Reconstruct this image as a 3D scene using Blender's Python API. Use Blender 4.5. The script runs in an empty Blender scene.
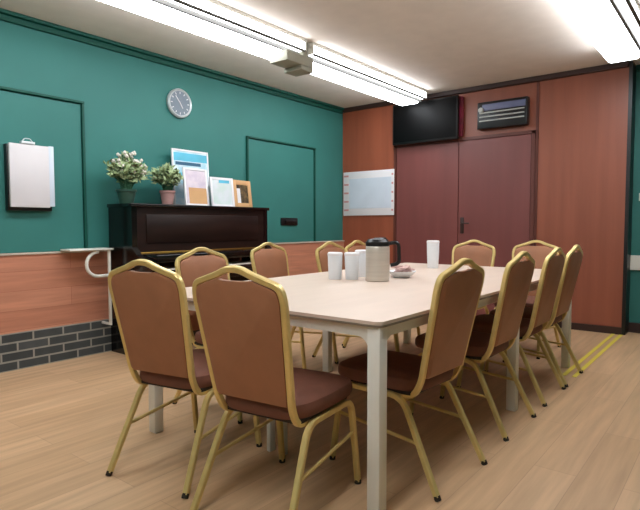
import bpy, bmesh, math, random
from mathutils import Vector, Matrix
random.seed(11)
C = bpy.context.scene.collection
PI = math.pi

# ---------------------------------------------------------------- materials
def lin(c):
    return tuple(((v/255)/12.92 if v/255 <= .04045 else ((v/255+.055)/1.055)**2.4) for v in c) + (1,)

def mat(name, rgb, rough=.5, metal=0, spec=.5, var=.0, scale=(6, 6, 6), bump=0, rgb2=None, coat=0):
    m = bpy.data.materials.new(name); m.use_nodes = True
    nt = m.node_tree; b = nt.nodes['Principled BSDF']
    b.inputs['Roughness'].default_value = rough; b.inputs['Metallic'].default_value = metal
    b.inputs['Specular IOR Level'].default_value = spec
    b.inputs['Coat Weight'].default_value = coat
    tc = nt.nodes.new('ShaderNodeTexCoord'); mp = nt.nodes.new('ShaderNodeMapping')
    mp.inputs['Scale'].default_value = scale
    nt.links.new(tc.outputs['Object'], mp.inputs['Vector'])
    nz = nt.nodes.new('ShaderNodeTexNoise'); nz.inputs['Scale'].default_value = 1; nz.inputs['Detail'].default_value = 4
    nt.links.new(mp.outputs['Vector'], nz.inputs['Vector'])
    mx = nt.nodes.new('ShaderNodeMix'); mx.data_type = 'RGBA'
    c1 = lin(rgb)
    c2 = lin(rgb2) if rgb2 else tuple(v*(1-var) for v in c1[:3])+(1,)
    mx.inputs[6].default_value = c1; mx.inputs[7].default_value = c2
    rp = nt.nodes.new('ShaderNodeMapRange'); rp.inputs[1].default_value = .35; rp.inputs[2].default_value = .65
    nt.links.new(nz.outputs['Fac'], rp.inputs[0]); nt.links.new(rp.outputs[0], mx.inputs[0])
    nt.links.new(mx.outputs[2], b.inputs['Base Color'])
    if bump:
        bp = nt.nodes.new('ShaderNodeBump'); bp.inputs['Strength'].default_value = bump; bp.inputs['Distance'].default_value = .01
        nt.links.new(nz.outputs['Fac'], bp.inputs['Height']); nt.links.new(bp.outputs[0], b.inputs['Normal'])
    return m

def plank_mat(name, ca, cb, gap, length, width, axes, rough=.45, mortar=.003, grain=(2, 40, 2), bias=0., spec=.5, ca2=None):
    """boards or bricks: axes = (running axis, across axis) as 'X','Y','Z' of object space"""
    m = bpy.data.materials.new(name); m.use_nodes = True
    nt = m.node_tree; b = nt.nodes['Principled BSDF']; L = nt.links.new
    b.inputs['Roughness'].default_value = rough; b.inputs['Specular IOR Level'].default_value = spec
    tc = nt.nodes.new('ShaderNodeTexCoord'); sp = nt.nodes.new('ShaderNodeSeparateXYZ'); cb_ = nt.nodes.new('ShaderNodeCombineXYZ')
    L(tc.outputs['Object'], sp.inputs[0]); L(sp.outputs[axes[0]], cb_.inputs[0]); L(sp.outputs[axes[1]], cb_.inputs[1])
    br = nt.nodes.new('ShaderNodeTexBrick'); L(cb_.outputs[0], br.inputs['Vector'])
    br.inputs['Color1'].default_value = lin(ca); br.inputs['Color2'].default_value = lin(cb); br.inputs['Mortar'].default_value = lin(gap)
    br.inputs['Scale'].default_value = 1; br.inputs['Brick Width'].default_value = length; br.inputs['Row Height'].default_value = width
    br.inputs['Mortar Size'].default_value = mortar; br.inputs['Mortar Smooth'].default_value = .2; br.inputs['Bias'].default_value = bias
    nz = nt.nodes.new('ShaderNodeTexNoise'); nz.inputs['Scale'].default_value = 1; nz.inputs['Detail'].default_value = 5
    mp = nt.nodes.new('ShaderNodeMapping'); mp.inputs['Scale'].default_value = grain
    L(cb_.outputs[0], mp.inputs[0]); L(mp.outputs[0], nz.inputs['Vector'])
    mr = nt.nodes.new('ShaderNodeMapRange'); mr.inputs[1].default_value = .3; mr.inputs[2].default_value = .7; mr.inputs[3].default_value = .82; mr.inputs[4].default_value = 1.1
    L(nz.outputs['Fac'], mr.inputs[0])
    vm = nt.nodes.new('ShaderNodeVectorMath'); vm.operation = 'MULTIPLY'
    L(br.outputs['Color'], vm.inputs[0]); L(mr.outputs[0], vm.inputs[1]); L(vm.outputs[0], b.inputs['Base Color'])
    return m

def emit(name, rgb, s):
    m = bpy.data.materials.new(name); m.use_nodes = True
    b = m.node_tree.nodes['Principled BSDF']
    b.inputs['Base Color'].default_value = lin((240, 240, 240))
    b.inputs['Emission Color'].default_value = lin(rgb); b.inputs['Emission Strength'].default_value = s
    return m

M = dict(
    green=mat('green_paint', (55, 120, 113), .55, spec=.3, var=.12, scale=(1.5, 1.5, 1.5)),
    green_trim=mat('dark_green_trim', (12, 74, 62), .5, spec=.3),
    ceil=mat('ceiling_paint', (226, 218, 209), .9, spec=.1, var=.05),
    floor=plank_mat('oak_floor', (204, 168, 130), (192, 156, 118), (174, 140, 108), 1.25, .18, ('X', 'Y'), .42, .0015, (1.6, 22, 1)),
    wains=plank_mat('wainscot_boards', (200, 138, 110), (186, 124, 98), (150, 82, 62), 1.1, .15, ('X', 'Z'), .45, .001, (2, 26, 1)),
    brick=plank_mat('charcoal_brick', (70, 74, 74), (54, 58, 58), (146, 144, 134), .235, .0708, ('X', 'Z'), .7, .0075, (9, 9, 1)),
    redwood=mat('red_brown_panel', (148, 84, 62), .42, var=.18, scale=(4, 9, .7)),
    door=mat('maroon_door', (122, 67, 63), .42, var=.12, scale=(4, 9, .7)),
    doorframe=mat('door_frame_brown', (92, 44, 34), .5),
    orange=mat('orange_panel', (156, 84, 58), .42, var=.2, scale=(4, 9, .7)),
    dark=mat('dark_brown_trim', (52, 30, 24), .5, var=.1),
    black=mat('black_plastic', (10, 10, 11), .4),
    plainwall=mat('pale_wall', (188, 176, 160), .8, spec=.2, var=.05),
    gold=mat('gold_metal', (226, 200, 130), .34, .38, var=.1, scale=(20, 20, 20)),
    brownback=mat('brown_vinyl', (166, 112, 80), .5, spec=.4, var=.12, scale=(9, 9, 9), bump=.1),
    brownseat=mat('brown_seat_fabric', (122, 78, 62), .7, spec=.3, var=.15, scale=(14, 14, 14), bump=.15),
    rubber=mat('dark_rubber', (40, 30, 20), .7),
    tabletop=mat('beige_laminate', (214, 194, 178), .4, var=.05, scale=(3, 14, 3)),
    edge=mat('grey_edge_band', (120, 108, 92), .5),
    white=mat('white_enamel', (226, 224, 214), .4, var=.03),
    piano=mat('dark_walnut_gloss', (36, 19, 13), .4, spec=.3, var=.45, scale=(2, 5, 12)),
    pianoblack=mat('black_lacquer', (16, 11, 10), .16, var=.2),
    ivory=mat('ivory', (225, 215, 200), .3),
    brass=mat('brass', (190, 150, 70), .3, .9),
    leaf=mat('pale_green_leaf', (168, 188, 136), .6, var=.5, scale=(14, 14, 14)),
    leafdark=mat('deep_green_leaf', (60, 112, 78), .6, var=.4, scale=(14, 14, 14)),
    flower=mat('pale_flower', (214, 206, 196), .7, var=.1),
    potgreen=mat('dark_green_glaze', (42, 74, 62), .3, var=.2),
    potpink=mat('dusty_pink_clay', (168, 128, 122), .6, var=.15),
    soil=mat('soil', (50, 36, 26), .9, var=.4, scale=(60, 60, 60)),
    paper=mat('white_paper', (226, 224, 226), .7, var=.03),
    pad=mat('grey_white_pad', (212, 208, 210), .6, var=.04, scale=(3, 3, 3)),
    skyblue=mat('print_sky_blue', (90, 186, 214), .5, var=.15, scale=(5, 5, 5)),
    cloud=mat('print_cloud', (214, 226, 232), .5, rgb2=(150, 200, 216), scale=(9, 9, 14)),
    navy=mat('print_navy', (40, 90, 120), .5),
    tan=mat('tan_card', (206, 160, 110), .6, var=.1),
    pinkwhite=mat('pinkish_white_card', (216, 204, 212), .6, rgb2=(196, 184, 200), scale=(12, 12, 12)),
    photo_dark=mat('dark_photo', (46, 40, 30), .4, rgb2=(120, 96, 60), scale=(22, 22, 22)),
    mint=mat('pale_mint_print', (196, 212, 206), .5, rgb2=(216, 218, 226), scale=(8, 8, 8)),
    silver=mat('silver_rim', (205, 210, 212), .3, .3),
    clockface=mat('grey_clock_face', (112, 124, 136), .5, var=.06),
    steel=mat('brushed_steel', (214, 206, 194), .38, .5, var=.12, scale=(3, 3, 60)),
    cup=mat('white_cup', (226, 230, 234), .35, spec=.5),
    pinkfood=mat('pale_pink_sachets', (214, 176, 168), .6, var=.2, scale=(30, 30, 30)),
    tape=mat('yellow_tape', (226, 208, 74), .5, var=.06),
    screen=mat('black_screen', (5, 5, 6), .5, spec=.15),
    pinkstrip=mat('magenta_strip', (150, 36, 66), .5, rgb2=(90, 20, 40), scale=(4, 4, 7)),
    bluegrey=mat('blue_grey_plastic', (104, 110, 142), .4, var=.1),
    grill=mat('pale_grey_bar', (176, 178, 174), .4),
    boardblue=mat('pale_blue_sheet', (206, 216, 228), .5, var=.05),
    pinkline=mat('pale_red_print', (206, 150, 148), .6),
    seam=mat('grey_seam', (92, 90, 86), .6),
    ledgrey=mat('grey_box', (150, 148, 132), .6),
    lens=emit('lit_diffuser', (246, 250, 255), 14.5),
    lens2=emit('lit_side_diffuser', (246, 250, 255), 11.0),
)

# ---------------------------------------------------------------- mesh helpers
def new(): return bmesh.new()

def box(bm, x0, x1, y0, y1, z0, z1, bev=0, seg=2):
    t = bmesh.new(); bmesh.ops.create_cube(t, size=1)
    for v in t.verts:
        v.co = Vector(((x0+x1)/2+v.co.x*(x1-x0), (y0+y1)/2+v.co.y*(y1-y0), (z0+z1)/2+v.co.z*(z1-z0)))
    if bev: bmesh.ops.bevel(t, geom=t.edges[:], offset=bev, segments=seg, profile=.5, affect='EDGES')
    merge(bm, t); return bm

def merge(bm, t, mtx=None):
    if mtx: t.transform(mtx)
    me = bpy.data.meshes.new('t'); t.to_mesh(me); t.free(); bm.from_mesh(me); bpy.data.meshes.remove(me)

def fillet(pts, r, n=5):
    """round the corners of a polyline"""
    pts = [Vector(p) for p in pts]; out = [pts[0]]
    for i in range(1, len(pts)-1):
        a, b, c = pts[i-1], pts[i], pts[i+1]
        d1, d2 = (a-b), (c-b)
        k = min(r, d1.length*.48, d2.length*.48)
        p, q = b+d1.normalized()*k, b+d2.normalized()*k
        for j in range(n+1):
            t = j/n; out.append(p*(1-t)**2+b*2*t*(1-t)+q*t*t)
    out.append(pts[-1]); return out

def tube(bm, pts, r, n=8, square=False, caps=True):
    pts = [Vector(p) for p in pts]
    T = [(pts[min(i+1, len(pts)-1)]-pts[max(i-1, 0)]).normalized() for i in range(len(pts))]
    ref = Vector((1, 0, 0)) if abs(T[0].x) < .8 else Vector((0, 1, 0))
    u = (ref-T[0]*ref.dot(T[0])).normalized(); rings = []
    for p, t in zip(pts, T):
        u = (u-t*u.dot(t)).normalized(); w = t.cross(u); ring = []
        for k in range(n):
            a = 2*PI*k/n+PI/n; ca, sa = math.cos(a), math.sin(a)
            if square:
                e = .45; ca = math.copysign(abs(ca)**e, ca); sa = math.copysign(abs(sa)**e, sa)
            ring.append(bm.verts.new(p+u*ca*r+w*sa*r))
        rings.append(ring)
    for a, b in zip(rings, rings[1:]):
        for k in range(n): bm.faces.new((a[k], a[(k+1) % n], b[(k+1) % n], b[k]))
    if caps: bm.faces.new(rings[0][::-1]); bm.faces.new(rings[-1])
    return bm

def lathe(bm, prof, c=(0, 0, 0), n=28, axis='Z', caps=True):
    rings = []
    for r, z in prof:
        ring = []
        for k in range(n):
            a = 2*PI*k/n; p = (r*math.cos(a), r*math.sin(a), z)
            if axis == 'Y': p = (p[0], -p[2], p[1])
            ring.append(bm.verts.new(Vector(p)+Vector(c)))
        rings.append(ring)
    for a, b in zip(rings, rings[1:]):
        for k in range(n): bm.faces.new((a[k], a[(k+1) % n], b[(k+1) % n], b[k]))
    if caps: bm.faces.new(rings[0][::-1]); bm.faces.new(rings[-1])
    return bm

def obj(name, bm, m, parent=None, smooth=True, at=None):
    bmesh.ops.recalc_face_normals(bm, faces=bm.faces[:])
    me = bpy.data.meshes.new(name); bm.to_mesh(me); bm.free()
    me.materials.append(M[m] if isinstance(m, str) else m)
    o = bpy.data.objects.new(name, me); C.objects.link(o)
    if parent: o.parent = parent
    if at: o.location = at
    if smooth:
        for p in me.polygons: p.use_smooth = True
        me.set_sharp_from_angle(angle=math.radians(38))
    return o

def tag(o, label, cat, group=None):
    o['label'] = label; o['category'] = cat
    if group: o['group'] = group
    return o

def thing(name, label, cat, loc=(0, 0, 0), rz=0, group=None):
    o = bpy.data.objects.new(name, None); C.objects.link(o)
    o.location = loc; o.rotation_euler = (0, 0, rz); o.empty_display_size = .1
    return tag(o, label, cat, group)

def struct(name, bm, m, smooth=False, parent=None):
    o = obj(name, bm, m, parent, smooth)
    if not parent: o['kind'] = 'structure'
    return o

def copy_tree(o, parent=None):
    c = o.copy(); C.objects.link(c)
    if parent: c.parent = parent
    for ch in list(o.children): copy_tree(ch, c)
    return c

# ---------------------------------------------------------------- the room
LX, WY, H = 6.07, 4.37, 2.69
X0, Y0, RX = -2.4, -2.6, 6.27
struct('floor', box(new(), X0-.1, RX+.1, Y0-.1, WY+.1, -.1, 0), 'floor')
struct('ceiling', box(new(), X0-.1, RX+.1, Y0-.1, WY+.1, H, H+.1), 'ceil')
struct('wall_left', box(new(), X0, RX, WY, WY+.1, 0, H), 'green')
struct('wall_rear', box(new(), X0-.1, X0, Y0, WY, 0, H), 'green')
struct('wall_right', box(new(), X0, RX, Y0-.1, Y0, 0, H), 'green')
struct('wall_recess', box(new(), RX, RX+.1, Y0, .9, 0, H), 'green')
struct('trim_1', box(new(), RX-.03, RX, Y0, .9, .64, .79, .006), 'white')
struct('trim_2', box(new(), RX-.02, RX, Y0, .9, 0, .1), 'dark')
struct('trim_3', box(new(), RX-.03, RX, Y0, .9, H-.06, H), 'green_trim')
# wood-panelled wall across the far end, split in boards round the door
struct('wall_back', box(new(), LX, RX+.1, .93, WY, 0, H), 'redwood')
struct('trim_4', box(new(), LX-.012, RX, .897, .93, 0, H), 'black')                   # dark corner post at the recess
struct('wall_corner', box(new(), LX-.01, LX, 3.56, WY, .0, H), 'orange')
struct('trim_5', box(new(), LX-.05, LX, .93, WY, H-.055, H, .01), 'dark')
struct('baseboard_back', box(new(), LX-.02, LX, .93, 1.80, 0, .07), 'dark')
d = new(); box(d, LX-.025, LX, 1.80, 1.84, 0, 2.12); box(d, LX-.025, LX, 3.52, 3.555, 0, 2.12); box(d, LX-.025, LX, 1.80, 3.555, 2.09, 2.125)
dr = struct('door_1', d, 'doorframe')
for y0, y1 in ((1.845, 2.672), (2.680, 3.515)):
    lf = obj('door_leaf', box(new(), LX-.018, LX+.001, y0, y1, .01, 2.085, .003), 'door', dr, False)
    if y0 < 2:
        h = new(); box(h, LX-.028, LX-.018, 2.60, 2.645, 1.0, 1.19, .004)
        tube(h, fillet([(LX-.022, 2.622, 1.12), (LX-.065, 2.622, 1.12), (LX-.065, 2.52, 1.12)], .02), .009)
        obj('door_handle', h, 'dark', lf)
struct('trim_6', box(new(), LX-.012, LX, 1.775, 1.80, 0, H-.055), 'doorframe')           # vertical joint beside the door

# green wall: cornice, boarded openings, wainscot and brick plinth
c = new(); box(c, X0, LX-.05, WY-.03, WY, H-.075, H-.03, .008); box(c, X0, LX-.05, WY-.055, WY, H-.03, H, .008)
struct('trim_7', c, 'green_trim')
struct('trim_8', box(new(), X0, LX-.01, WY-.022, WY, .283, .875), 'wains')
struct('trim_9', box(new(), X0, LX-.01, WY-.034, WY, .875, .892, .004), 'plainwall')
struct('trim_10', box(new(), X0, LX-.01, WY-.04, WY, 0, .283), 'brick')
def hatch(n, x0, x1, z1):
    f = new(); w = .022
    box(f, x0, x0+w, WY-.03, WY, .892, z1, .006); box(f, x1-w, x1, WY-.03, WY, .892, z1, .006); box(f, x0, x1, WY-.035, WY, z1-w, z1, .006)
    s = struct('window_%d' % n, f, 'green_trim')
    obj('shutter_panel', box(new(), x0+w+.006, x1-w-.006, WY-.012, WY, .895, z1-w-.008), 'green', s, False)
    return s
hatch(1, .95, 2.35, 2.13)
w2 = hatch(2, 4.22, 5.43, 2.09)
hd = new(); box(hd, 4.77, 5.07, WY-.03, WY-.010, 1.10, 1.19, .008); box(hd, 4.83, 5.01, WY-.05, WY-.03, 1.125, 1.165, .008)
obj('latch', hd, 'black', w2)

# light switch at the right
sw = thing('light_switch', 'small white light switch on the green wall at the far right', 'switch', (RX, .80, 1.38))
obj('switch_plate', box(new(), -.012, 0, -.04, .04, -.04, .04, .004), 'white', sw)
obj('rocker', box(new(), -.018, -.012, -.015, .015, -.025, .025, .003), 'white', sw)

# ---------------------------------------------------------------- ceiling lights
def fixture(label, x0, x1, y, group='fluorescent ceiling lights'):
    """lens from y to y-.32, dimmer side wing from y-.34 to y-.48"""
    t = thing('ceiling_light', label, 'ceiling light', ((x0+x1)/2, y-.2, H), 0, group)
    L = (x1-x0)/2; a = y-(y-.2)
    obj('housing', box(new(), -L, L, -.17, .20, -.03, 0, .004), 'white', t)
    p = new(); prof = [(.2, -.03), (.19, -.125), (.16, -.14), (-.04, -.14), (-.07, -.125), (-.08, -.03)]
    rows = [[p.verts.new((sx, yy, zz)) for yy, zz in prof] for sx in (-L+.02, L-.02)]
    for i in range(len(prof)): p.faces.new((rows[0][i], rows[0][(i+1) % 6], rows[1][(i+1) % 6], rows[1][i]))
    p.faces.new(rows[0]); p.faces.new(rows[1][::-1])
    obj('diffuser', p, 'lens', t, False)
    obj('seam_strip', box(new(), -L+.02, L-.02, -.102, -.080, -.130, -.03), 'seam', t, False)
    obj('seam_strip', box(new(), -L+.02, L-.02, .2, .212, -.045, 0), 'seam', t, False)
    obj('side_diffuser', box(new(), -L+.02, L-.02, -.166, -.098, -.10, -.03, .004), 'lens2', t)
    obj('seam_strip', box(new(), -L+.02, L-.02, -.176, -.154, -.112, -.098), 'seam', t, False)
    for s in (-1, 1):
        obj('end_cap', box(new(), s*L-.02*(s > 0), s*L+.02*(s < 0), -.17, .2, -.10, -.03, .004), 'white', t)
    return t
fixture('long lit fluorescent light nearer the camera along the green wall', .35, 3.62, 3.36)
fixture('lit fluorescent light ending near the black TV', 3.70, 5.85, 3.36)
fixture('lit fluorescent light at the upper right over the right chairs', 2.2, 5.5, 1.02)
fixture('added unseen fluorescent fill light behind the camera, continuing the right row', -1.8, 1.6, 1.02)  # unseen fixture, added to brighten the near floor and chair backs
jb = thing('junction_box', 'grey box under the joint of the two lit ceiling lights of the left row', 'box', (3.55, 3.1, 2.5515))
obj('box_body', box(new(), -.17, .17, -.10, .10, -.085, 0, .006), 'ledgrey', jb)
obj('stem', box(new(), .08, .14, -.06, .06, 0, H-2.5515), 'ledgrey', jb)
obj('box_cover', box(new(), .01, .17, -.10, .10, -.125, -.085, .006), 'ledgrey', jb)

# ---------------------------------------------------------------- table
TX0, TX1, TY0, TY1, TZ = 1.64, 4.44, 1.015, 2.47, .75
t = thing('conference_table', 'long pale beige table with white metal legs in mid room', 'table', ((TX0+TX1)/2, (TY0+TY1)/2, 0))
hx, hy = (TX1-TX0)/2, (TY1-TY0)/2
def rrect(bm, hx, hy, z0, z1, r, n=6):
    pts = []
    for sx, sy, a0 in ((1, 1, 0), (-1, 1, 90), (-1, -1, 180), (1, -1, 270)):
        for k in range(n+1):
            a = math.radians(a0+90*k/n); pts.append((sx*(hx-r)+r*math.cos(a), sy*(hy-r)+r*math.sin(a)))
    lo = [bm.verts.new((x, y, z0)) for x, y in pts]; hi = [bm.verts.new((x, y, z1)) for x, y in pts]
    for i in range(len(pts)): bm.faces.new((lo[i], lo[(i+1) % len(pts)], hi[(i+1) % len(pts)], hi[i]))
    bm.faces.new(lo[::-1]); bm.faces.new(hi); return bm
top = obj('tabletop', rrect(new(), hx, hy, TZ-.022, TZ, .03), 'tabletop', t)
obj('edge_band', rrect(new(), hx+.001, hy+.001, TZ-.021, TZ-.013, .03), 'edge', top)
lw = .028; zt = TZ-.022
def rail(ax, p, a0, a1):
    """apron rail with rounded lower inner corners where it meets the legs"""
    r = .05; hgt = .042; pr = [(a0, zt), (a1, zt), (a1, zt-hgt-r)]
    for k in range(7):
        a = PI/2*k/6; pr.append((a1-r+r*math.cos(a), zt-hgt-r+r*math.sin(a)))
    for k in range(7):
        a = PI/2*k/6; pr.append((a0+r-r*math.sin(a), zt-hgt-r+r*math.cos(a)))
    pr.append((a0, zt-hgt-r)); bm = new()
    sides = []
    for off in (-.018, .018):
        sides.append([bm.verts.new((q, p+off, z) if ax == 'X' else (p+off, q, z)) for q, z in pr])
    n = len(pr)
    for i in range(n): bm.faces.new((sides[0][i], sides[0][(i+1) % n], sides[1][(i+1) % n], sides[1][i]))
    bm.faces.new(sides[0][::-1]); bm.faces.new(sides[1])
    bmesh.ops.remove_doubles(bm, verts=bm.verts[:], dist=1e-5)
    bmesh.ops.dissolve_degenerate(bm, edges=bm.edges[:], dist=1e-5)
    return obj('apron', bm, 'white', t)
ex, ey, mx = hx-.035, hy-.035, .14
for s in (-1, 1):
    rail('Y', s*ex, -ey+lw, ey-lw)
    rail('X', s*ey, -ex+lw, mx-lw); rail('X', s*ey, mx+lw, ex-lw)
for x in (-ex, mx, ex):
    for y in (-ey, ey):
        obj('leg', box(new(), x-lw, x+lw, y-lw, y+lw, 0, zt, .006), 'white', t)
for y in (-.04, .04):
    obj('support_post', box(new(), -ex+.20-.02, -ex+.20+.02, y-.012, y+.012, 0, zt, .004), 'white', t)

# ---------------------------------------------------------------- chairs
def lean(z): return -.20-.21*(z-.47)
def make_chair():
    root = thing('banquet_chair', 'x', 'chair')
    # seat
    s = new(); n = 40; rings = []
    def sup(a, e): return math.copysign(abs(math.cos(a))**e, math.cos(a)), math.copysign(abs(math.sin(a))**e, math.sin(a))
    for k, z in ((.9, .398), (.97, .40), (1, .413), (1, .438), (.975, .452), (.9, .461), (.7, .468), (.4, .472), (.05, .473)):
        ring = []
        for i in range(n):
            c_, s_ = sup(2*PI*i/n, .42); wf = .205-.012*(s_ < 0)*abs(s_)
            ring.append(s.verts.new((c_*wf*k, .043+s_*.233*k, z)))
        rings.append(ring)
    for a, b in zip(rings, rings[1:]):
        for i in range(n): s.faces.new((a[i], a[(i+1) % n], b[(i+1) % n], b[i]))
    s.faces.new(rings[0][::-1]); s.faces.new(rings[-1])
    obj('seat', s, 'brownseat', root)
    obj('seat_pan', box(new(), -.18, .18, -.16, .20, .382, .40, .004), 'rubber', root)
    # back frame: under the seat, up the side, shoulder, crest, down again
    half = [(.158, .10, .378), (.168, -.155, .378), (.171, None, .445), (.199, None, .845), (.188, None, .892), (.075, None, .928), (.035, None, .946), (0, None, .950)]
    R = [(x, lean(z) if y is None else y, z) for x, y, z in half]
    full = R+[(-x, y, z) for x, y, z in R[-2::-1]]
    obj('back_frame', tube(new(), fillet(full, .045), .0125, 8, True), 'gold', root)
    # padded back panel
    p = new(); o2 = [(.160, .46), (.187, .842), (.176, .880), (.075, .912), (.05, .906)]
    o2 = o2+[(-x, z) for x, z in o2[::-1]]
    mid = fillet([(x, 0, z) for x, z in o2]+[(o2[0][0], 0, o2[0][1])], .02, 3)[:-1]
    th = .014
    fr = [p.verts.new((q.x, lean(q.z)+th, q.z)) for q in mid]; bk = [p.verts.new((q.x, lean(q.z)-th, q.z)) for q in mid]
    k = len(mid); ff = p.faces.new(fr); fb = p.faces.new(bk[::-1])
    for i in range(k): p.faces.new((fr[i], bk[i], bk[(i+1) % k], fr[(i+1) % k]))
    bmesh.ops.recalc_face_normals(p, faces=p.faces[:])
    for f in (ff, fb):
        bmesh.ops.inset_region(p, faces=[f], thickness=.018, depth=.007)
    obj('backrest', p, 'brownback', root)
    # four legs, each half of an inverted U, side stretchers
    for sx in (-1, 1):
        x = sx*.188
        rl = obj('leg', tube(new(), fillet([(x, .03, .375), (x, -.115, .375), (x*1.15, -.298, .012)], .06), .0125, 8, True), 'gold', root)
        obj('rubber_foot', tube(new(), [(x*1.149, -.296, .018), (x*1.154, -.304, 0)], .0145), 'rubber', rl)
        fl = obj('leg', tube(new(), fillet([(x, .03, .375), (x, .215, .375), (x*1.05, .262, .012)], .06), .0125, 8, True), 'gold', root)
        obj('rubber_foot', tube(new(), [(x*1.05, .2615, .018), (x*1.052, .263, 0)], .0145), 'rubber', fl)
        obj('stretcher', tube(new(), [(x*1.08, -.205, .20), (x*1.02, .232, .235)], .008), 'gold', root)
    obj('cross_bar', tube(new(), [(-.188, .12, .375), (.188, .12, .375)], .009), 'gold', root)
    obj('cross_bar', tube(new(), [(-.188, -.08, .375), (.188, -.08, .375)], .009), 'gold', root)
    return root
proto = make_chair(); first = [True]
def chair(x, y, face, label, group):
    o = proto if first[0] else copy_tree(proto)
    first[0] = False
    o.location = (x, y, 0); o.rotation_euler = (0, 0, math.radians(face-90)); o['label'] = label; o['group'] = group
G = 'gold framed banquet chairs round the table'
chair(1.578, 2.008, 11, 'gold framed brown chair at the near table end, nearer the piano', G)
chair(1.574, 1.424, 7, 'large foreground gold framed brown chair with back to camera, beside near white table leg', G)
chair(2.165, 1.215, 87, 'gold framed brown chair on right long side, first from near white table leg', G)
chair(2.92, 1.215, 89, 'gold framed brown chair on right long side, second from near white table leg', G)
chair(3.58, 1.215, 90, 'gold framed brown chair on right long side, third from near white table leg', G)
chair(4.075, 1.215, 90, 'gold framed brown chair on right long side, closest to the yellow floor tape', G)
chair(2.23, 2.43, -90, 'gold framed brown chair on piano side of table, first in front of piano', G)
chair(3.205, 2.775, -90, 'gold framed brown chair on piano side of table, by the piano right end', G)
chair(3.675, 2.49, -90, 'gold framed brown chair on piano side of table, behind the white cups', G)
chair(4.165, 2.54, -90, 'gold framed chair on piano side of table, hidden mostly behind the steel jug', G)
chair(4.58, 1.99, 180, 'gold framed brown chair at far table end, in front of the maroon door', G)
chair(4.80, 1.49, 180, 'gold framed brown chair at far table end, next to the right row', G)

# ---------------------------------------------------------------- piano
px0, px1, pz = 2.53, 4.14, 1.285
t = thing('upright_piano', 'dark wood upright piano against the green wall', 'piano', (px0, 4.32, 0))
W = px1-px0; yb = 0.0; yf = -.35; yk = -.66
for x0, x1 in ((0, .05), (W-.05, W)):
    b = new()
    pr = [(yb, 0), (yf, 0), (yf, .62), (yk+.03, .66), (yk+.03, .80), (yf-.06, .86), (yf, .92), (yf, pz-.03), (yb, pz-.03)]
    sd = [[b.verts.new((x, y, z)) for y, z in pr] for x in (x0, x1)]
    for i in range(len(pr)): b.faces.new((sd[0][i], sd[0][(i+1) % len(pr)], sd[1][(i+1) % len(pr)], sd[1][i]))
    b.faces.new(sd[0][::-1]); b.faces.new(sd[1])
    obj('side_panel', b, 'pianoblack', t, False)
obj('top_lid', box(new(), -.015, W+.015, yf-.02, yb, pz-.03, pz, .006), 'pianoblack', t)
up = obj('upper_panel', box(new(), .05, W-.05, yf+.005, yf+.03, .87, pz-.03), 'piano', t)
obj('raised_panel', box(new(), .14, W-.14, yf-.003, yf+.006, .95, pz-.09, .004), 'piano', up)
obj('lower_panel', box(new(), .05, W-.05, yf+.005, yf+.03, .08, .66), 'piano', t)
obj('bottom_rail', box(new(), .05, W-.05, yf, yf+.04, 0, .08), 'pianoblack', t)
obj('key_bed', box(new(), .05, W-.05, yk, yf+.03, .63, .69, .005), 'piano', t)
fb_ = new(); box(fb_, .05, W-.05, yk+.04, yf+.01, .80, .862, .01)
fbo = obj('fallboard', fb_, 'pianoblack', t)
obj('moulding', box(new(), .05, W-.05, yf-.012, yf+.006, .862, .874, .002), 'brass', fbo)
obj('key_slip', box(new(), .05, W-.05, yk, yk+.03, .69, .735, .004), 'piano', t)
obj('white_keys', box(new(), .13, W-.13, yk+.03, yf, .70, .74, .003), 'ivory', t)
for x in (.025, W-.025):
    obj('leg', lathe(new(), [(.03, 0), (.038, .05), (.028, .12), (.036, .35), (.03, .5), (.042, .58), (.042, .64)], (x, yk+.07, 0), 16), 'pianoblack', t)
for k in (-.1, 0, .1):
    obj('pedal', box(new(), W/2+k-.012, W/2+k+.012, yf-.11, yf+.01, .05, .062, .004), 'brass', t)

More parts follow.
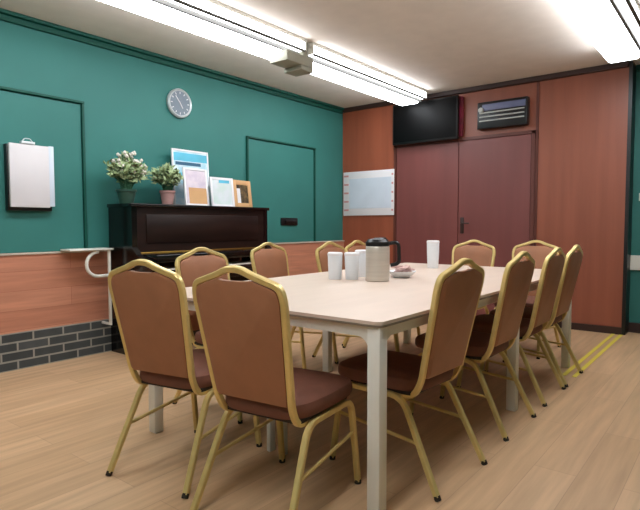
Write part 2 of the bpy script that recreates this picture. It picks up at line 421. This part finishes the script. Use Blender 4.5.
# ---------------------------------------------------------------- plants on the piano
def plant(label, x, y, potm, pr, ph, leaves, hgt, spread, leafm, flowers, bias=0, seed=1):
    rnd = random.Random(seed)
    t = thing('potted_plant', label, 'plant', (x, y, pz), 0, 'potted plants on the piano')
    pot = obj('pot', lathe(new(), [(pr*.72, 0), (pr*.74, .01), (pr*.97, ph*.85), (pr*1.08, ph*.86), (pr*1.08, ph), (pr*.95, ph), (pr*.9, ph*.92)], n=24), potm, t)
    obj('soil', lathe(new(), [(pr*.88, ph*.85), (pr*.88, ph*.93)], n=20), 'soil', pot)
    f = new(); st = new(); spots = []
    for i in range(leaves):
        a = rnd.uniform(0, 2*PI); e = rnd.random()**.6
        tip = Vector((math.cos(a)*spread*e+bias, math.sin(a)*min(spread, .13)*e, ph+hgt*(1-.45*e*e)*rnd.uniform(.5, 1)))
        base = Vector((rnd.uniform(-.4, .4)*pr, rnd.uniform(-.4, .4)*pr, ph*.9))
        mid = base.lerp(tip, .5)+Vector((0, 0, .05))
        pts = [base*(1-u)**2+mid*2*u*(1-u)+tip*u*u for u in (0, .25, .5, .75, 1)]
        tube(st, pts, .0025, 4)
        for q in range(5):
            u = rnd.uniform(.45, 1); p = base*(1-u)**2+mid*2*u*(1-u)+tip*u*u
            d = Vector((rnd.uniform(-1, 1), rnd.uniform(-.8, .5), rnd.uniform(-.2, .9))).normalized()
            L = rnd.uniform(.045, .08); w = d.cross(Vector((rnd.uniform(-.4, .4), -.6, 1))).normalized()*L*.27
            nn = d.cross(w).normalized()*L*.12
            c = p+d*L*.5
            vs = [f.verts.new(v) for v in (p, c-w+nn, p+d*L, c+w+nn, c-nn)]
            for tri in ((0, 1, 4), (1, 2, 4), (2, 3, 4), (3, 0, 4)): f.faces.new([vs[j] for j in tri])
        if rnd.random() < flowers: spots.append(tip+Vector((rnd.uniform(-.02, .02), rnd.uniform(-.02, .02), rnd.uniform(0, .02))))
    obj('foliage', f, leafm, t, False); obj('stem', st, 'leafdark', t)
    src = None
    for q in spots:
        if src is None:
            bm = new(); bmesh.ops.create_icosphere(bm, subdivisions=2, radius=.015)
            for v in bm.verts: v.co *= rnd.uniform(.75, 1.15)
            src = o = obj('flower_head', bm, 'flower', t)
        else:
            o = src.copy(); C.objects.link(o)
        o.location = q
    return t
plant('bushy pale green plant with whitish blooms on left end of piano', 2.60, 4.15, 'potgreen', .08, .12, 180, .33, .18, 'leaf', .34, 0, 3)
plant('smaller pale green plant in dusty pink pot on the piano', 3.01, 4.14, 'potpink', .066, .13, 100, .25, .125, 'leaf', .03, 0, 8)

# ---------------------------------------------------------------- pictures on the piano
def frame(name, label, cat, x, y, w, h, tilt, rz, border, bm_, face, extras=()):
    """upright leaning picture: border, printed face, rear prop"""
    t = thing(name, label, cat, (x, y, pz), rz, 'pictures standing on the piano')
    R = Matrix.Rotation(-tilt, 4, 'X')
    def put(n, b, m, par=t, sm=True):
        b.transform(R); return obj(n, b, m, par, sm)
    fr = new(); k = border
    box(fr, -w/2, -w/2+k, 0, .016, 0, h, .003); box(fr, w/2-k, w/2, 0, .016, 0, h, .003)
    box(fr, -w/2+k, w/2-k, 0, .016, 0, k, .003); box(fr, -w/2+k, w/2-k, 0, .016, h-k, h, .003)
    put('frame', fr, bm_)
    pc = put('picture', box(new(), -w/2+k*.9, w/2-k*.9, .005, .014, k*.9, h-k*.9), face, sm=False)
    for (n, u0, u1, v0, v1, m) in extras:
        put(n, box(new(), -w/2+k+u0*(w-2*k), -w/2+k+u1*(w-2*k), .003, .007, k+v0*(h-2*k), k+v1*(h-2*k)), m, pc, False)
    b = new(); d = math.sin(tilt)*h*.7+.05
    zc = h*.6*math.cos(tilt); yc = .02+h*.6*math.sin(tilt)
    if d < .12: tube(b, [(0, yc, zc), (0, min(yc+.07, .12), 0)], .005, 6); obj('prop', b, bm_, t)
    return t
frame('framed_print', 'blue and white seascape print leaning at the back of the piano', 'picture', 3.39, 4.25, .44, .55, .06, 0, .018, 'paper', 'cloud',
      (('sky_band', 0, 1, .82, .97, 'skyblue'), ('dark_band', 0.05, .8, .74, .80, 'navy'), ('sea_band', .05, .7, .5, .6, 'skyblue')))
frame('picture_card', 'tan and pinkish white card in slim white frame before the seascape print', 'picture', 3.32, 4.09, .30, .36, .10, .08, .022, 'paper', 'pinkwhite',
      (('tan_panel', .12, 1, 0, .48, 'tan'),))
frame('framed_picture', 'white framed pale print between the tan card and dark photo', 'picture', 3.68, 4.13, .29, .30, .12, -.06, .026, 'paper', 'mint',
      (('crest', .35, .9, .88, 1.0, 'skyblue'),))
frame('framed_photo', 'tan framed dark photo at the right end of the piano', 'picture', 3.97, 4.14, .28, .29, .12, .10, .05, 'tan', 'photo_dark',
      (('pale_strip', 0, .3, 0, .8, 'paper'),))

# ---------------------------------------------------------------- green wall fittings
t = thing('wall_clock', 'round silver rimmed wall clock high on the green wall', 'clock', (3.32, WY, 2.285))
obj('rim', lathe(new(), [(.12, 0), (.138, .004), (.140, .03), (.130, .042), (.118, .036), (.116, .03), (.116, .002), (.12, 0)], axis='Y', n=40, caps=False), 'silver', t)
fc = obj('dial', lathe(new(), [(.117, .02), (.117, .029)], axis='Y', n=36), 'clockface', t)
tk = new()
for k in range(12):
    a = k*PI/6; b = new(); box(b, -.004, .004, -.032, -.029, .088, .108); merge(tk, b, Matrix.Rotation(a, 4, 'Y'))
obj('hour_marks', tk, 'paper', fc, False)
for nm, a, L, w in (('hour_hand', 2.6, .055, .005), ('minute_hand', 5.6, .085, .004)):
    b = new(); box(b, -w, w, -.035, -.032, -.015, L); b.transform(Matrix.Rotation(a, 4, 'Y')); obj(nm, b, 'paper', fc, False)

t = thing('notice_pad', 'white notice pad on a black wall box at the left edge', 'notice board', (1.895, WY, 1.475))
obj('backing_box', box(new(), -.175, .15, -.06, 0, -.26, .235, .004), 'black', t)
pd = obj('pad', box(new(), -.165, .125, -.085, -.06, -.235, .24, .004), 'pad', t)
obj('side_sheet', box(new(), .125, .165, -.08, -.06, -.225, .245, .003), 'boardblue', t)
cl = new(); box(cl, -.08, .02, -.092, -.06, .242, .262, .003); tube(cl, fillet([(-.07, -.075, .258), (-.05, -.075, .285), (-.01, -.075, .285), (.01, -.075, .258)], .01), .004)
obj('clip', cl, 'silver', t)

t = thing('wall_shelf', 'small white wall shelf with curved tube bracket left of the piano', 'shelf', (2.3, WY-.034, .895))
obj('board', box(new(), -.19, .19, -.16, 0, 0, .016, .005), 'white', t)
ring = [(.06+.0, -.13, -.006)]
for k in range(13):
    a = PI/2+PI*k/12; ring.append((.06+.10*math.cos(a), -.13, -.115+.10*math.sin(a)))
ring.append((.155, -.13, -.215))
obj('curved_bracket', tube(new(), ring, .014, 10), 'white', t)
obj('leg', box(new(), .150, .168, -.145, -.12, -.62, 0, .003), 'white', t)
obj('foot_bracket', box(new(), .150, .168, -.145, 0.01, -.64, -.62, .003), 'white', t)

# ---------------------------------------------------------------- far wall fittings
t = thing('television', 'black flat television mounted high beside the door top', 'television', (LX, 3.10, 2.375))
obj('casing', box(new(), -.12, -.07, -.45, .42, -.27, .23, .008), 'black', t)
obj('screen', box(new(), -.123, -.119, -.43, .40, -.245, .21, .001), 'screen', t)
obj('wall_bracket', box(new(), -.07, 0, -.15, .15, -.12, .12, .004), 'black', t)
tag(obj('hanging_strip', box(new(), LX-.05, LX-.012, 2.62, 2.685, 2.14, 2.60, .008), 'pinkstrip'), 'narrow magenta strip on the wall right of the black television', 'decoration')
t = thing('wall_heater', 'black wall heater with pale bars and blue grey top above the door', 'heater', (LX, 2.15, 2.335))
obj('housing', box(new(), -.09, 0, -.28, .28, -.15, .15, .012), 'black', t)
obj('top_panel', box(new(), -.098, -.088, -.26, .22, .05, .12, .003), 'bluegrey', t)
for k in range(3):
    obj('grille_bar', box(new(), -.102, -.088, -.25, .25, .02-.045*k, .034-.045*k, .003), 'grill', t)
obj('side_knob', lathe(new(), [(.03, .0), (.03, .02), (.024, .026)], (0, 0, 0), 18, 'Y'), 'grill', t, at=(-.09, .23, .06)).rotation_euler = (0, 0, -PI/2)

t = thing('notice_board', 'white notice sheet with pale blue centre left of the television', 'notice board', (LX-.01, 3.945, 1.525))
obj('board', box(new(), -.02, 0, -.40, .40, -.295, .295, .004), 'paper', t)
sh = obj('sheet', box(new(), -.024, -.019, -.36, .30, -.20, .20, .001), 'boardblue', t, False)
pk = new()
for k in range(5):
    z = .24-.115*k; box(pk, -.0265, -.0215, .31, .385, z-.012, z+.012); box(pk, -.0265, -.0215, -.39, -.365, z-.02, z+.005)
obj('printed_lines', pk, 'pinkline', t, False)

# ---------------------------------------------------------------- things on the table
def cup(x, y, r, h, label):
    t = thing('cup', label, 'cup', (x, y, TZ), 0, 'white cups on the table')
    obj('body', lathe(new(), [(r*.82, 0), (r*.86, .004), (r*.97, h*.6), (r, h), (r*.93, h), (r*.9, h*.6), (r*.75, .012)], n=28), 'cup', t)
    obj('lid', lathe(new(), [(r*.9, h-.012), (r*1.03, h-.01), (r*1.03, h+.004), (r*.9, h+.010)], n=28), 'paper', t)
cup(2.80, 2.08, .048, .165, 'leftmost tall white cup in the row beside the steel jug')
cup(2.855, 1.985, .048, .165, 'tall white cup in the middle of the row beside the steel jug')
cup(3.05, 2.04, .046, .172, 'tall white cup set slightly back, closest to the steel jug')
cup(4.0, 1.98, .05, .215, 'lone tall white cup standing far right of the steel jug')
t = thing('coffee_jug', 'steel coffee jug with black lid and black handle on the table', 'jug', (2.87, 1.80, TZ))
obj('body', lathe(new(), [(.068, 0), (.075, .006), (.075, .19), (.074, .215), (.07, .222)], n=36), 'steel', t)
ld = lathe(new(), [(.071, .218), (.075, .222), (.075, .245), (.06, .262), (.02, .268)], n=32); box(ld, -.015, .075, -.02, .02, .258, .272, .004)
obj('lid', ld, 'black', t)
hd = new(); tube(hd, fillet([(.06, 0, .235), (.13, 0, .245), (.135, 0, .11), (.08, 0, .10)], .03), .012, 8)
h_ = obj('handle', hd, 'black', t); h_.rotation_euler = (0, 0, math.radians(-58))
t = thing('sachet_bowl', 'low white bowl of pink sachets right of the steel jug', 'bowl', (3.15, 1.79, TZ))
obj('bowl', lathe(new(), [(.05, 0), (.055, .006), (.095, .04), (.1, .045), (.093, .045), (.05, .012)], n=32), 'cup', t)
rr = random.Random(5); sb = new()
for k in range(18):
    b = new(); box(b, -.03, .03, -.018, .018, -.004, .004, .002)
    merge(sb, b, Matrix.Translation((rr.uniform(-.045, .045), rr.uniform(-.045, .045), .045+rr.uniform(-.01, .03))) @ Matrix.Rotation(rr.uniform(0, 6), 4, 'Z') @ Matrix.Rotation(rr.uniform(-.5, .5), 4, 'X'))
o = obj('sachets', sb, 'pinkfood', t); o['kind'] = 'stuff'

# ---------------------------------------------------------------- floor tape
tb = new(); box(tb, 4.15, LX-.02, .915, .945, 0, .002); box(tb, 4.15, LX-.02, .985, 1.015, 0, .002)
tag(obj('floor_tape', tb, 'tape', None, False), 'double yellow tape line on the floor at the right', 'tape')

# ---------------------------------------------------------------- camera and world
f, yaw, pit, roll = 537.61, math.radians(38.22), math.radians(3.168), math.radians(-.086)
fw = Vector((math.cos(yaw)*math.cos(pit), math.sin(yaw)*math.cos(pit), -math.sin(pit)))
rt = Vector((math.sin(yaw), -math.cos(yaw), 0)); u = rt.cross(fw)
rt2 = rt*math.cos(roll)+u*math.sin(roll); u2 = u*math.cos(roll)-rt*math.sin(roll)
cam = bpy.data.cameras.new('camera'); co = bpy.data.objects.new('camera', cam); C.objects.link(co)
cam.sensor_fit = 'HORIZONTAL'; cam.sensor_width = 36; cam.lens = f*36/640; cam.clip_start = .02
m = Matrix((rt2, u2, -fw)).transposed().to_4x4(); m.translation = (0, 0, 1.10); co.matrix_world = m
sc = bpy.context.scene; sc.camera = co
w = bpy.data.worlds.new('world'); sc.world = w; w.use_nodes = True
w.node_tree.nodes['Background'].inputs[0].default_value = (.02, .02, .02, 1)
vs = sc.view_settings; vs.view_transform = 'Standard'; vs.look = 'None'; vs.exposure = 0; vs.gamma = 1; vs.use_curve_mapping = False
